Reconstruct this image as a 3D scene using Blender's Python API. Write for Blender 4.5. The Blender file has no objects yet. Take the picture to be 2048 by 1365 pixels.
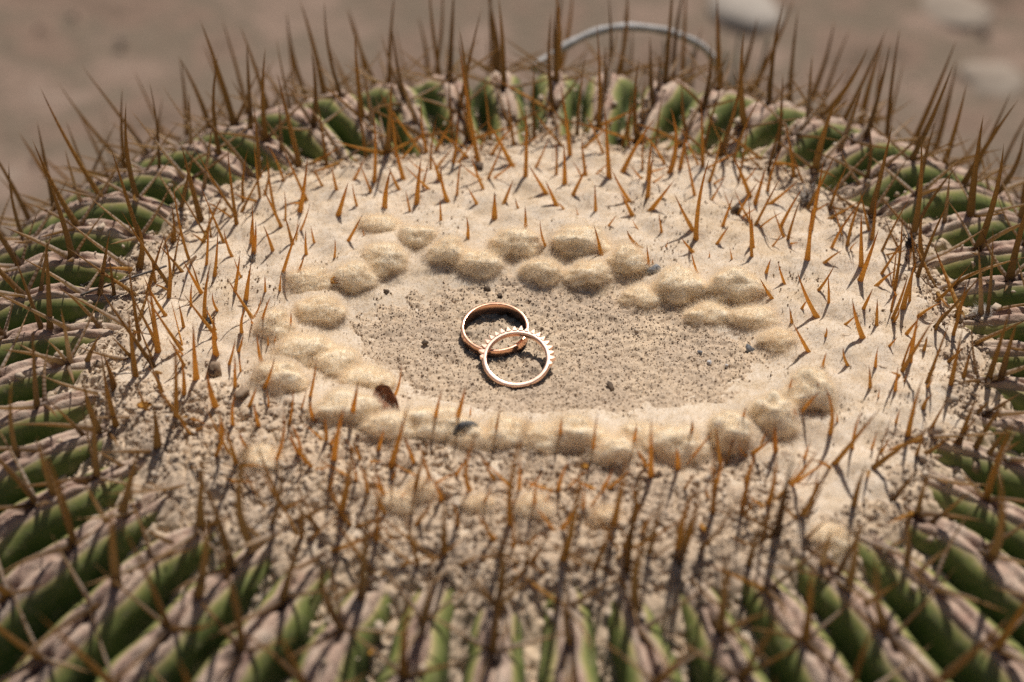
import bpy, math, random
import numpy as np
from mathutils import Vector, Matrix

MM = 0.001
rng = np.random.default_rng(7)
random.seed(7)
sc = bpy.context.scene
COL = sc.collection

# ------------------------------------------------------------------ camera
ELEV, DIST, FOC = math.radians(40.0), 435.0, 51.8
TGT = np.array([-10.0, -9.0, -3.0])
FWD = np.array([0, math.cos(ELEV), -math.sin(ELEV)])
UPV = np.array([0, math.sin(ELEV), math.cos(ELEV)])
RGT = np.array([1.0, 0, 0])
CAM = TGT - FWD * DIST
cam_d = bpy.data.cameras.new('camera')
cam = bpy.data.objects.new('camera', cam_d)
COL.objects.link(cam)
cam.location = CAM * MM
cam.rotation_euler = (math.pi / 2 - ELEV, 0, 0)
cam_d.lens = FOC
cam_d.sensor_width = 36
cam_d.clip_start = 0.01
cam_d.clip_end = 500
cam_d.dof.use_dof = True
cam_d.dof.focus_distance = 0.440
cam_d.dof.aperture_fstop = 6.3
cam_d.dof.aperture_blades = 0
sc.camera = cam

# ------------------------------------------------------------------ sky, sun, exposure
SUN_EL, SUN_AZ = math.radians(55), math.radians(17)
world = bpy.data.worlds.new('World')
sc.world = world
world.use_nodes = True
wn = world.node_tree
bg = wn.nodes['Background']
sky = wn.nodes.new('ShaderNodeTexSky')
sky.sky_type = 'NISHITA'
sky.sun_disc = False
sky.sun_elevation = SUN_EL
sky.sun_rotation = SUN_AZ
sky.air_density = 0.7
sky.dust_density = 2.2
sky.ozone_density = 0.4
wn.links.new(sky.outputs[0], bg.inputs[0])
bg.inputs[1].default_value = 0.05
sun_d = bpy.data.lights.new('sun', 'SUN')
sun = bpy.data.objects.new('sun', sun_d)
COL.objects.link(sun)
sun_d.energy = 4.6
sun_d.angle = math.radians(0.53)
sun_d.color = (1.0, 0.945, 0.895)
S = Vector((math.cos(SUN_EL) * math.sin(SUN_AZ), math.cos(SUN_EL) * math.cos(SUN_AZ), math.sin(SUN_EL)))
sun.rotation_euler = S.to_track_quat('Z', 'Y').to_euler()
sun.location = S * 3
vs = sc.view_settings
vs.view_transform = 'Standard'
vs.look = 'None'
vs.gamma = 1
vs.exposure = -0.08
vs.use_curve_mapping = False
sc.cycles.use_denoising = False
sc.cycles.max_bounces = 8
sc.cycles.diffuse_bounces = 4
sc.cycles.caustics_reflective = False
sc.cycles.caustics_refractive = False

# ------------------------------------------------------------------ helpers
def rays(px, py):
    px = np.asarray(px, float); py = np.asarray(py, float)
    k = 36 / FOC / 2048
    return FWD + ((px - 1024) * k)[..., None] * RGT - ((py - 682.5) * k)[..., None] * UPV

def _h(ix, iy, seed):
    n = (ix.astype(np.int64) * 374761393 + iy.astype(np.int64) * 668265263 + seed * 1442695041) & 0x7fffffff
    n = ((n ^ (n >> 13)) * 1274126177) & 0x7fffffff
    n = (n ^ (n >> 16)) & 0x7fffffff
    return (n & 0xffffff) / float(0xffffff)

def vnoise(x, y, seed=0):
    ix = np.floor(x); iy = np.floor(y)
    fx = x - ix; fy = y - iy
    fx = fx * fx * fx * (fx * (fx * 6 - 15) + 10); fy = fy * fy * fy * (fy * (fy * 6 - 15) + 10)
    ix = ix.astype(np.int64); iy = iy.astype(np.int64)
    a = _h(ix, iy, seed); b = _h(ix + 1, iy, seed); c = _h(ix, iy + 1, seed); d = _h(ix + 1, iy + 1, seed)
    return ((a + (b - a) * fx) * (1 - fy) + (c + (d - c) * fx) * fy) * 2 - 1

def fbm(x, y, seed=0, o=4):
    s = 0; a = 1.0
    for i in range(o):
        ca, sa = math.cos(i * 1.1), math.sin(i * 1.1)
        s = s + a * vnoise((x * ca - y * sa) * 2 ** i + 17.3 * i, (x * sa + y * ca) * 2 ** i, seed + i)
        a *= 0.5
    return s / 1.6

def worley(x, y, seed=0):
    ix = np.floor(x).astype(np.int64); iy = np.floor(y).astype(np.int64)
    d1 = np.full(x.shape, 9.0); d2 = np.full(x.shape, 9.0); idv = np.zeros(x.shape)
    for i in (-1, 0, 1):
        for j in (-1, 0, 1):
            cx = ix + i; cy = iy + j
            d = (cx + _h(cx, cy, seed) - x) ** 2 + (cy + _h(cx, cy, seed + 91) - y) ** 2
            nearer = d < d1
            d2 = np.where(nearer, d1, np.minimum(d2, d))
            idv = np.where(nearer, _h(cx, cy, seed + 33), idv)
            d1 = np.minimum(d1, d)
    return np.sqrt(d1), np.sqrt(d2), idv

def sstep(a, b, x):
    t = np.clip((x - a) / (b - a), 0, 1)
    return t * t * (3 - 2 * t)

def mesh_obj(name, verts, faces, mat=None, parent=None, smooth=True, attrs=None, loc=None, mm=True):
    """verts (n,3) in mm, faces: (m,3) or (m,4) int array or list of tuples."""
    v = np.asarray(verts, np.float64) * (MM if mm else 1)
    me = bpy.data.meshes.new(name)
    if isinstance(faces, np.ndarray):
        k = faces.shape[1]; m = len(faces)
        me.vertices.add(len(v)); me.vertices.foreach_set('co', v.astype(np.float32).ravel())
        me.loops.add(m * k); me.loops.foreach_set('vertex_index', faces.astype(np.int32).ravel())
        me.polygons.add(m)
        me.polygons.foreach_set('loop_start', np.arange(0, m * k, k, dtype=np.int32))
        me.update(calc_edges=True)
        me.validate()
    else:
        me.from_pydata(v.tolist(), [], [tuple(int(i) for i in f) for f in faces])
    if smooth:
        me.polygons.foreach_set('use_smooth', np.ones(len(me.polygons), bool))
    for k_, a in (attrs or {}).items():
        at = me.attributes.new(k_, 'FLOAT', 'POINT')
        at.data.foreach_set('value', np.asarray(a, np.float32).ravel())
    if mat is not None:
        me.materials.append(mat)
    o = bpy.data.objects.new(name, me)
    COL.objects.link(o)
    if parent is not None:
        o.parent = parent
    if loc is not None:
        o.location = np.asarray(loc) * MM
    return o

def tag(o, label=None, cat=None, group=None, kind=None):
    if label: o['label'] = label
    if cat: o['category'] = cat
    if group: o['group'] = group
    if kind: o['kind'] = kind
    return o

def empty(name, loc=(0, 0, 0)):
    o = bpy.data.objects.new(name, None)
    o.empty_display_size = 0.01
    COL.objects.link(o)
    o.location = np.asarray(loc) * MM
    return o

def grid_faces(nu, nv, closed_u=False):
    i, j = np.meshgrid(np.arange(nu if closed_u else nu - 1), np.arange(nv - 1), indexing='ij')
    i = i.ravel(); j = j.ravel(); i2 = (i + 1) % nu
    return np.stack([i * nv + j, i2 * nv + j, i2 * nv + j + 1, i * nv + j + 1], 1)

def fibres(name, base, direc, length, rad, mat, parent, curl=0.35, npt=4):
    n = len(base)
    cv = bpy.data.hair_curves.new(name)
    cv.add_curves([npt] * n)
    t = np.linspace(0, 1, npt)[None, :, None]
    side = rng.normal(0, 1, (n, 3))
    P = base[:, None, :] + direc[:, None, :] * length[:, None, None] * t + side[:, None, :] * (curl * length[:, None, None]) * t ** 2
    side2 = rng.normal(0, 1, (n, 3))
    P = P + side2[:, None, :] * (0.18 * length[:, None, None]) * np.sin(t * 5)
    R = np.repeat(rad * (1 - 0.6 * t[0, :, 0])[None, :], n, 0)
    cv.attributes['position'].data.foreach_set('vector', (P * MM).astype(np.float32).ravel())
    ra = cv.attributes.get('radius') or cv.attributes.new('radius', 'FLOAT', 'POINT')
    ra.data.foreach_set('value', (R * MM).astype(np.float32).ravel())
    cv.materials.append(mat)
    o = bpy.data.objects.new(name, cv)
    COL.objects.link(o)
    o.parent = parent
    o['kind'] = 'stuff'
    return o

# ------------------------------------------------------------------ materials
class NT:
    def __init__(self, name):
        self.m = bpy.data.materials.new(name); self.m.use_nodes = True
        self.t = self.m.node_tree; self.b = self.t.nodes['Principled BSDF']
        self.out = self.t.nodes['Material Output']
    def n(self, kind, **kw):
        nd = self.t.nodes.new('ShaderNode' + kind)
        for k, v in kw.items(): setattr(nd, k, v)
        return nd
    def l(self, a, b): self.t.links.new(a, b)
    def noise(self, scale, detail=4, rough=0.6, vec=None):
        nd = self.n('TexNoise'); nd.inputs['Scale'].default_value = scale
        nd.inputs['Detail'].default_value = detail; nd.inputs['Roughness'].default_value = rough
        self.l(vec or self.coord(), nd.inputs['Vector']); return nd.outputs[0]
    def coord(self):
        if not hasattr(self, '_c'): self._c = self.n('TexCoord').outputs['Object']
        return self._c
    def ramp(self, fac, stops):
        r = self.n('ValToRGB'); e = r.color_ramp.elements
        while len(e) < len(stops): e.new(0.5)
        for k, (p, c) in enumerate(stops):
            e[k].position = p; e[k].color = (*c, 1)
        self.l(fac, r.inputs[0]); return r.outputs[0]
    def mix(self, fac, a, b, mode='MIX'):
        m = self.n('Mix', data_type='RGBA', blend_type=mode)
        if isinstance(fac, float): m.inputs[0].default_value = fac
        else: self.l(fac, m.inputs[0])
        for v, i in ((a, 6), (b, 7)):
            if isinstance(v, tuple): m.inputs[i].default_value = (*v, 1)
            else: self.l(v, m.inputs[i])
        return m.outputs[2]
    def math(self, op, a, b=0.0, clamp=False):
        m = self.n('Math', operation=op); m.use_clamp = clamp
        for v, i in ((a, 0), (b, 1)):
            if isinstance(v, (int, float)): m.inputs[i].default_value = v
            else: self.l(v, m.inputs[i])
        return m.outputs[0]
    def attr(self, name):
        return self.n('Attribute', attribute_name=name).outputs['Fac']
    def bump(self, h, dist, strength=1.0):
        b = self.n('Bump'); b.inputs['Distance'].default_value = dist; b.inputs['Strength'].default_value = strength
        self.l(h, b.inputs['Height']); self.l(b.outputs[0], self.b.inputs['Normal'])
    def base(self, c):
        if isinstance(c, tuple): self.b.inputs['Base Color'].default_value = (*c, 1)
        else: self.l(c, self.b.inputs['Base Color'])
    def set(self, **kw):
        for k, v in kw.items(): self.b.inputs[k.replace('_', ' ')].default_value = v
        return self
    def translucent(self, col, fac):
        tr = self.n('BsdfTranslucent')
        if isinstance(col, tuple): tr.inputs[0].default_value = (*col, 1)
        else: self.l(col, tr.inputs[0])
        ms = self.n('MixShader'); ms.inputs[0].default_value = fac
        self.l(self.b.outputs[0], ms.inputs[1]); self.l(tr.outputs[0], ms.inputs[2]); self.l(ms.outputs[0], self.out.inputs[0])

def mat_dust():
    k = NT('dust')
    c = k.ramp(k.noise(900, 5, .7), [(.25, (.38, .28, .18)), (.42, (.55, .43, .305)), (.75, (.66, .545, .41))])
    big = k.ramp(k.noise(45, 3), [(.35, (.86, .84, .84)), (.65, (1.08, 1.05, 1.0))])
    k.base(k.mix(1.0, c, big, 'MULTIPLY'))
    k.bump(k.noise(2200, 3, .7), 0.0003, .5)
    k.set(Roughness=.95); k.b.inputs['Specular IOR Level'].default_value = .1
    return k.m

def mat_crumb():
    k = NT('crumb')
    r = k.attr('rnd')
    c = k.ramp(r, [(0, (.24, .16, .10)), (.12, (.34, .245, .16)), (.3, (.54, .42, .30)), (.93, (.66, .54, .41)), (1, (.72, .63, .52))])
    k.base(k.mix(.35, c, k.ramp(k.noise(1500, 3), [(.3, (.22, .16, .11)), (.7, (.58, .48, .36))])))
    k.bump(k.noise(2500, 2), 0.0003, .6)
    k.set(Roughness=.95); k.b.inputs['Specular IOR Level'].default_value = .1
    return k.m

def mat_wool():
    k = NT('wool')
    c = k.ramp(k.noise(160, 5, .65), [(.3, (.60, .475, .335)), (.5, (.685, .57, .435)), (.72, (.72, .62, .50))])
    d = k.ramp(k.noise(700, 4, .7), [(.3, (.80, .76, .70)), (.5, (1, 1, 1))])
    st = k.ramp(k.noise(38, 5, .7), [(.50, (0, 0, 0)), (.68, (1, 1, 1))])
    c = k.mix(k.math('MULTIPLY', st, .45), c, (.52, .375, .21))
    k.base(k.mix(.8, c, d, 'MULTIPLY'))
    k.bump(k.noise(1300, 4, .7), 0.0005, .55)
    k.set(Roughness=1.0); k.b.inputs['Specular IOR Level'].default_value = .05
    return k.m

def mat_fibre(name, lo, hi, fac=.35):
    k = NT(name)
    c = k.ramp(k.noise(220, 3), [(.35, lo), (.65, hi)])
    k.base(c); k.set(Roughness=.9); k.b.inputs['Specular IOR Level'].default_value = .1
    k.translucent(c, fac)
    return k.m

def mat_spine():
    k = NT('spine')
    t = k.attr('along'); age = k.attr('age')
    w = k.math('ADD', t, k.math('MULTIPLY', k.math('SUBTRACT', k.noise(90, 3), .5), .35), True)
    young = k.ramp(w, [(0, (.62, .34, .08)), (.3, (.80, .46, .10)), (.6, (.74, .37, .075)), (.85, (.46, .17, .035)), (1, (.10, .03, .012))])
    old = k.ramp(w, [(0, (.06, .04, .034)), (.2, (.14, .085, .052)), (.5, (.26, .15, .062)), (.8, (.23, .13, .056)), (1, (.10, .056, .03))])
    pale = k.ramp(w, [(0, (.34, .26, .21)), (.3, (.62, .54, .45)), (.7, (.52, .37, .22)), (1, (.22, .11, .05))])
    c = k.mix(k.math('MULTIPLY', age, 2.0, True), young, old)
    c = k.mix(k.math('SUBTRACT', k.math('MULTIPLY', age, 2.0), 1.0, True), c, pale)
    dirt = k.ramp(k.noise(260, 4, .7), [(.52, (0, 0, 0)), (.72, (1, 1, 1))])
    c = k.mix(k.math('MULTIPLY', dirt, .25), c, (.42, .32, .22))
    k.base(c)
    k.bump(k.math('ADD', k.noise(700, 3), k.math('MULTIPLY', k.math('SINE', k.math('MULTIPLY', t, 95.0)), .25)), 0.0005, .5)
    k.set(Roughness=.55); k.b.inputs['Specular IOR Level'].default_value = .25
    k.translucent(k.mix(.45, c, (1.0, .72, .30)), .52)
    return k.m

def mat_flank():
    k = NT('rib_skin')
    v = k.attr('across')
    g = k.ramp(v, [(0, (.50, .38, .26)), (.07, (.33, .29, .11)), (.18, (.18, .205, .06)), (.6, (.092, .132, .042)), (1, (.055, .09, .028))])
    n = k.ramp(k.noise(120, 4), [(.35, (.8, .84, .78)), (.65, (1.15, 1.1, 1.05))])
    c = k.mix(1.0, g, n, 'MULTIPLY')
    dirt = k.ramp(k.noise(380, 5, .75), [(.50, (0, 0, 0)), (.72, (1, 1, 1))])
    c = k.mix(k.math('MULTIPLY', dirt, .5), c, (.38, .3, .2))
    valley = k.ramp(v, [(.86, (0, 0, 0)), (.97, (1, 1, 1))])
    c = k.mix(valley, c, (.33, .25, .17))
    k.base(c); k.set(Roughness=.55)
    k.b.inputs['Specular IOR Level'].default_value = .35
    k.bump(k.noise(500, 4), 0.0004, .4)
    return k.m

def mat_crest():
    k = NT('corky_crest')
    r = k.attr('out')
    n = k.noise(140, 5, .7)
    pink = k.ramp(n, [(.28, (.34, .195, .15)), (.5, (.50, .35, .265)), (.72, (.62, .50, .385))])
    tan = k.ramp(n, [(.28, (.40, .30, .205)), (.6, (.60, .485, .36))])
    c = k.mix(k.math('MULTIPLY', r, .85), tan, pink)
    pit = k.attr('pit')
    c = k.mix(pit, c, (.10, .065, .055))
    k.base(c); k.set(Roughness=.85); k.b.inputs['Specular IOR Level'].default_value = .15
    k.bump(k.noise(650, 5, .7), 0.0008, .7)
    return k.m

def mat_gold(name, rough, col):
    k = NT(name)
    k.base(col); k.set(Metallic=1.0)
    sc_ = k.n('Mapping'); sc_.inputs['Scale'].default_value = (1, 1, 14)
    k.l(k.coord(), sc_.inputs[0])
    n = k.noise(420, 4, .7, sc_.outputs[0])
    k.l(k.math('ADD', k.math('MULTIPLY', n, .15), rough), k.b.inputs['Roughness'])
    k.bump(n, 0.00005, .35)
    return k.m

def mat_simple(name, lo, hi, scale=300, rough=.85, bump=.0004, tr=None):
    k = NT(name)
    c = k.ramp(k.noise(scale, 5, .65), [(.32, lo), (.68, hi)])
    k.base(c); k.set(Roughness=rough); k.b.inputs['Specular IOR Level'].default_value = .2
    k.bump(k.noise(scale * 2.5, 4), bump, .6)
    if tr: k.translucent(c, tr)
    return k.m

def mat_ground():
    k = NT('ground_earth')
    c = k.ramp(k.noise(9, 6, .62), [(.3, (.125, .094, .066)), (.42, (.23, .158, .116)), (.50, (.175, .137, .098)), (.60, (.26, .183, .137)), (.75, (.33, .27, .21))])
    k.base(c); k.set(Roughness=.95); k.b.inputs['Specular IOR Level'].default_value = .1
    k.bump(k.noise(60, 6), 0.01, .6)
    return k.m

M_DUST, M_CRUMB, M_WOOL = mat_dust(), mat_crumb(), mat_wool()
M_FUZZ = mat_fibre('wool_fuzz', (.72, .59, .405), (.81, .705, .54), .5)
M_TUFT = mat_fibre('tuft_fuzz', (.91, .785, .60), (.96, .875, .735), .6)
M_SPINE, M_FLANK, M_CREST = mat_spine(), mat_flank(), mat_crest()
M_GOLD1 = mat_gold('rose_gold_band', .09, (.84, .49, .33))
M_GOLD2 = mat_gold('rose_gold_bright', .20, (.95, .66, .51))

# ------------------------------------------------------------------ cactus form (mm)
RB, HB, NB, SY = 220.0, 118.0, 5.0, 0.87
GROUND_Z = -330.0

def dome(rho, st=0.0):
    """height of the rib crests; the shoulder stands a little proud of the sunken crown, most of all at the back"""
    return HB * np.maximum(1e-9, 1 - np.minimum(rho / RB, 1) ** NB) ** (1 / NB) - HB + (5.5 + 4.0 * np.maximum(st, -.8)) * np.exp(-((rho - 152) / 24) ** 2)

def base_z(x, y):
    r = np.hypot(x, y / SY)
    return dome(r, (y / SY) / np.maximum(r, 1e-6))

def hit(px, py, zf=base_z):
    """first point of the surface under photograph pixel (px, py)"""
    px = np.atleast_1d(np.asarray(px, float)); py = np.atleast_1d(np.asarray(py, float))
    d = rays(px, py)
    ts = np.linspace(230, 720, 500)
    P = CAM + d[:, None, :] * ts[None, :, None]
    g = P[..., 2] - zf(P[..., 0], P[..., 1])
    i = np.argmax(g < 0, 1); i = np.where((g < 0).any(1), i, len(ts) - 1)
    a = ts[np.maximum(i - 1, 0)]; b = ts[i]
    for _ in range(25):
        m = (a + b) / 2; Q = CAM + d * m[:, None]
        up = Q[:, 2] - zf(Q[:, 0], Q[:, 1]) > 0
        a = np.where(up, m, a); b = np.where(up, b, m)
    return CAM + d * ((a + b) / 2)[:, None]

# ---- hollow, wool and dust height fields on one grid
STEP = 0.44
gx = np.arange(-168, 168.01, STEP); gy = np.arange(-147, 147.01, STEP)
X, Y = np.meshgrid(gx, gy, indexing='ij')
RHO = np.hypot(X, Y / SY); TH = np.arctan2(Y / SY, X)
hc = hit(1110, 690)[0]; hb = hit(1110, 530)[0]; hf = hit(1110, 850)[0]
hcy = (hb[1] + hf[1]) / 2; hry = (hb[1] - hf[1]) / 2; hrx = 72.0
Q = np.hypot((X - hc[0]) / hrx, (Y - hcy) / hry)
BASE = dome(RHO, np.sin(TH))
hollow = -4.5 * np.exp(-(Q / .95) ** 4)
RING1 = hit(990, 654)[0]
rr = np.hypot(X - RING1[0] - 4, Y - RING1[1] + 4)
tilt = np.tan(math.radians(2.5)) * (Y - RING1[1] + 4) * np.exp(-(rr / 21) ** 4)
EDGE = 114 + 12 * sstep(.25, .95, -np.cos(TH)) + 7 * sstep(.25, .95, np.cos(TH)) + 4 * sstep(.2, .8, -np.sin(TH)) + 5 * vnoise(TH * 9, TH * 0 + 3.3, 5) + 3.5 * fbm(X / 9, Y / 9, 11, 3)
EDGE = EDGE - 6 * sstep(.2, 1, np.sin(TH))            # the back is cleaner: ribs show closer in
drop = -2.4 * sstep(-5, 7, RHO - EDGE) - 6.0 * sstep(3, 17, RHO - EDGE) - 7.0 * sstep(13, 36, RHO - EDGE)
w1, w2, wid = worley(X / 15, Y / 13, 3)
lump = 2.0 * (1 - sstep(0, .75, w1)) + .8 * fbm(X / 8, Y / 8, 21, 3) + .26 * fbm(X / 1.8, Y / 1.8, 27, 2) + .55 * (.5 - np.abs(fbm(X / 5, Y / 5, 29, 3)))
lump = lump * sstep(.75, 1.15, Q)
# wool tufts: photograph pixel centre, half width, half height (px), tall (mm), golden (0..1)
TUFTS = [(755, 440, 44, 20, 4.5), (762, 497, 50, 36, 8), (836, 462, 40, 28, 7), (896, 484, 40, 32, 7), (955, 512, 46, 28, 6), (1030, 470, 52, 28, 6.5),
         (1085, 528, 45, 26, 5.5), (1156, 464, 56, 34, 8.5), (1178, 532, 44, 28, 6), (1256, 504, 40, 30, 7.5), (1285, 582, 46, 28, 4.5), (1358, 548, 50, 42, 8.5),
         (1470, 556, 62, 34, 8.5), (1418, 614, 50, 28, 5), (1510, 622, 50, 28, 4.5), (1560, 668, 40, 24, 3.5), (708, 536, 42, 34, 7.5), (620, 545, 52, 28, 5),
         (548, 632, 38, 36, 8), (640, 602, 54, 30, 5), (606, 680, 62, 36, 6), (556, 738, 58, 34, 8), (664, 706, 62, 38, 5.5), (690, 800, 72, 40, 8), (730, 742, 55, 32, 4.5),
         (785, 838, 60, 32, 6), (872, 828, 68, 38, 7.5), (950, 866, 52, 30, 7), (1022, 848, 62, 38, 8), (1090, 862, 56, 34, 7.5), (1152, 850, 58, 34, 8), (1228, 886, 56, 34, 8), (1285, 862, 50, 32, 7),
         (1352, 872, 62, 42, 10), (1460, 850, 48, 40, 11), (1546, 812, 54, 38, 11), (1620, 762, 54, 46, 12), (790, 992, 42, 26, 5), (842, 970, 32, 22, 4.5), (962, 1002, 32, 22, 5), (1062, 1002, 38, 26, 5), (1205, 1022, 28, 20, 4),
         (520, 905, 44, 28, 4.5), (1660, 1060, 40, 30, 4.5)]
mound = 0 * X
Pm = hit([t[0] for t in TUFTS], [t[1] + t[3] * .6 for t in TUFTS], lambda x, y: base_z(x, y) - 1)
for (px, py, hw, hh, tall), P in zip(TUFTS, Pm):
    ww = hw * .15; mound = np.maximum(mound, .42 * tall * np.exp(-((X - P[0]) / (ww * 1.05)) ** 2 - ((Y - P[1]) / (ww * .95)) ** 2))
lump = lump + mound
WOOL = BASE + hollow + tilt + lump + drop

front = sstep(1.02, 1.30, Q) * sstep(-2, -34, Y - hcy) * sstep(1.0, .25, (X - 14) / 88)
rim = sstep(-15, 4, RHO - EDGE)
side = sstep(60, 110, np.abs(X)) * sstep(14, -30, Y) * np.where(X > 0, .72, 1)
n1 = fbm(X / 14, Y / 14, 41, 4); n2 = fbm(X / 4, Y / 4, 45, 4); n3 = fbm(X / 1.1, Y / 1.1, 49, 3)
D = -1.6 + 0 * X
D = np.maximum(D, 1.15 - 2.7 * sstep(.55, 1.28, Q + .16 * n1) + .85 * n2 + .45 * n3)
D = np.maximum(D, -1.6 + 3.0 * front + 1.0 * n1)
D = np.maximum(D, -1.6 + 2.4 * rim + 1.1 * n2 + .5 * n1)
D = np.maximum(D, -1.6 + 1.35 * side + .8 * n1 + .7 * n2)
rough = np.clip(np.maximum(front, rim * .9) + .35 * side, 0, 1)
wx = X + 1.1 * n2 + .5 * n3; wy = Y + 1.1 * fbm(X / 4, Y / 4, 145, 3) + .5 * fbm(X / 1.1, Y / 1.1, 149, 2)
c1, c2, cid = worley(wx / 5.4, wy / 4.8, 61); e1, e2, eid = worley(wx / 2.0, wy / 1.9, 67); f1, f2, fid = worley(wx / 1.0, wy / 1.0, 71)
n4 = fbm(X / 2.4, Y / 2.4, 53, 4)
crk = sstep(.13, .02, c2 - c1) * sstep(.25, .6, cid)
clod = (1.0 * (1 - sstep(.0, .85, c1)) * (.1 + .8 * cid) - 2.4 * crk + .75 * n4) * rough
clod += .22 * (1 - sstep(.0, .75, e1)) * (.1 + 1.2 * eid ** 2) * (.3 + .7 * rough)
clod -= 2.6 * sstep(.42, .62, fbm(X / 4.6, Y / 4.2, 57, 3) + .2 * n3) * rough
fine = (.30 * (1 - sstep(.0, .62, f1)) * (.1 + 1.1 * fid ** 2) + .14 * n3) * (1 - .30 * rough)
hl = .1 + 1.1 * sstep(-.35, .45, n1 + .6 * n2 - (X - RING1[0]) / 160)
pits = -.65 * sstep(.34, .60, fbm(X / 1.25, Y / 1.25, 58, 2)) * (1 - .8 * rough) * hl
DUST = WOOL + D + clod + fine + pits - (lump - mound) * .35 * sstep(-.5, 1, D) - mound * .85 * sstep(-.6, .6, D) - np.where(D < -.6, .8, 0)
TOP = np.maximum(WOOL, DUST)

def top_z(x, y, G=None):
    G = TOP if G is None else G
    fx = np.clip((x - gx[0]) / STEP, 0, len(gx) - 1.001); fy = np.clip((y - gy[0]) / STEP, 0, len(gy) - 1.001)
    i = fx.astype(int); j = fy.astype(int); a = fx - i; b = fy - j
    v = G[i, j] * (1 - a) * (1 - b) + G[i + 1, j] * a * (1 - b) + G[i, j + 1] * (1 - a) * b + G[i + 1, j + 1] * a * b
    return v

# ------------------------------------------------------------------ ground and backdrop
ng = 160
a = np.linspace(-1, 1, ng); GX = np.sign(a) * (np.abs(a) ** 3) * 60000 + a * 1500; 
gX, gY = np.meshgrid(GX, GX, indexing='ij')
near = np.exp(-(np.hypot(gX, gY) / 4000) ** 2)
gZ = GROUND_Z + near * (22 * fbm(gX / 260, gY / 260, 301, 4)) + 60 * fbm(gX / 4000, gY / 4000, 309, 3) * (1 - near)
ground = mesh_obj('ground', np.stack([gX.ravel(), gY.ravel(), gZ.ravel()], 1), grid_faces(ng, ng), mat_ground())
tag(ground, 'bare pinkish brown earth blurred behind the cactus', None, None, 'structure')

ICO_V = None
def ico():
    p = (1 + 5 ** .5) / 2
    v = np.array([(-1, p, 0), (1, p, 0), (-1, -p, 0), (1, -p, 0), (0, -1, p), (0, 1, p), (0, -1, -p), (0, 1, -p), (p, 0, -1), (p, 0, 1), (-p, 0, -1), (-p, 0, 1)]) / math.hypot(1, p)
    f = np.array([(0, 11, 5), (0, 5, 1), (0, 1, 7), (0, 7, 10), (0, 10, 11), (1, 5, 9), (5, 11, 4), (11, 10, 2), (10, 7, 6), (7, 1, 8), (3, 9, 4), (3, 4, 2), (3, 2, 6), (3, 6, 8), (3, 8, 9), (4, 9, 5), (2, 4, 11), (6, 2, 10), (8, 6, 7), (9, 8, 1)])
    return v, f
IV, IF = ico()

def subdiv(v, f):
    v = [tuple(p) for p in v]; cache = {}; nf = []
    def mid(a, b):
        k = (min(a, b), max(a, b))
        if k not in cache:
            m = np.array(v[a]) + np.array(v[b]); v.append(tuple(m / np.linalg.norm(m))); cache[k] = len(v) - 1
        return cache[k]
    for a, b, c in f:
        x, y, z = mid(a, b), mid(b, c), mid(c, a)
        nf += [(a, x, z), (b, y, x), (c, z, y), (x, y, z)]
    return np.array(v), np.array(nf)
IV2, IF2 = subdiv(IV, IF); IV3, IF3 = subdiv(IV2, IF2); IV4, IF4 = subdiv(IV3, IF3)

def rand_rot(n):
    q = rng.normal(0, 1, (n, 4)); q /= np.linalg.norm(q, axis=1)[:, None]
    w, x, y, z = q.T
    return np.stack([1 - 2 * (y * y + z * z), 2 * (x * y - z * w), 2 * (x * z + y * w), 2 * (x * y + z * w), 1 - 2 * (x * x + z * z), 2 * (y * z - x * w), 2 * (x * z - y * w), 2 * (y * z + x * w), 1 - 2 * (x * x + y * y)], 1).reshape(n, 3, 3)

def scatter(name, pos, size, mat, parent=None, squash=.5, jit=.42):
    n = len(pos)
    V = IV[None] * (1 + rng.uniform(-jit, jit, (n, 12, 1)))
    V = V * (size[:, None, None] * rng.uniform(squash, 1.2, (n, 1, 3)))
    V = np.einsum('nij,nkj->nki', rand_rot(n), V) + pos[:, None, :]
    F = IF[None] + (np.arange(n) * 12)[:, None, None]
    r = np.repeat(rng.uniform(0, 1, n), 12)
    return mesh_obj(name, V.reshape(-1, 3), F.reshape(-1, 3), mat, parent, smooth=False, attrs={'rnd': r})

def ground_pt(px, py):
    d = rays(px, py); t = (GROUND_Z - CAM[2]) / d[2]
    return CAM + d * t

M_STONE = mat_simple('pale_stone', (.26, .205, .16), (.31, .255, .20), 25, .9, .004)
def stone(name, px, py, sx, sy, sz, label):
    p = ground_pt(px, py)
    v = IV3 * np.array([sx, sy, sz])
    v = v * (1 + .22 * fbm(v[:, 0] / sx * 1.4 + px, v[:, 1] / sy * 1.4 + v[:, 2] / sz, 77, 3))[:, None]
    o = mesh_obj(name, v, IF3, M_STONE, None, True, loc=p + np.array([0, 0, sz * .05]))
    tag(o, label, 'rock', 'blurred rocks on the ground behind')
M_STONE = mat_simple('bright_stone', (.36, .31, .255), (.44, .39, .33), 25, .9, .004)
stone('rock', 1490, 22, 30, 40, 14, 'bright pale rock behind the arching twig at the top edge')
M_STONE = mat_simple('pale_stone_far', (.27, .215, .165), (.33, .275, .215), 25, .9, .004)
stone('rock', 1985, 165, 26, 30, 8, 'pale blurred rock at right edge beyond the spines')
stone('rock', 1905, 22, 34, 34, 8, 'pale blurred rock in the top right corner')
npb = 900
pp = np.stack([rng.uniform(-1600, 1600, npb), rng.uniform(200, 2600, npb), np.full(npb, GROUND_Z + 4)], 1)
o = scatter('ground_gravel', pp, rng.uniform(1.5, 5, npb), mat_simple('gravel', (.22, .165, .125), (.38, .30, .235), 40, .9, .003), ground)
tag(o, None, None, None, 'stuff')

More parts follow.
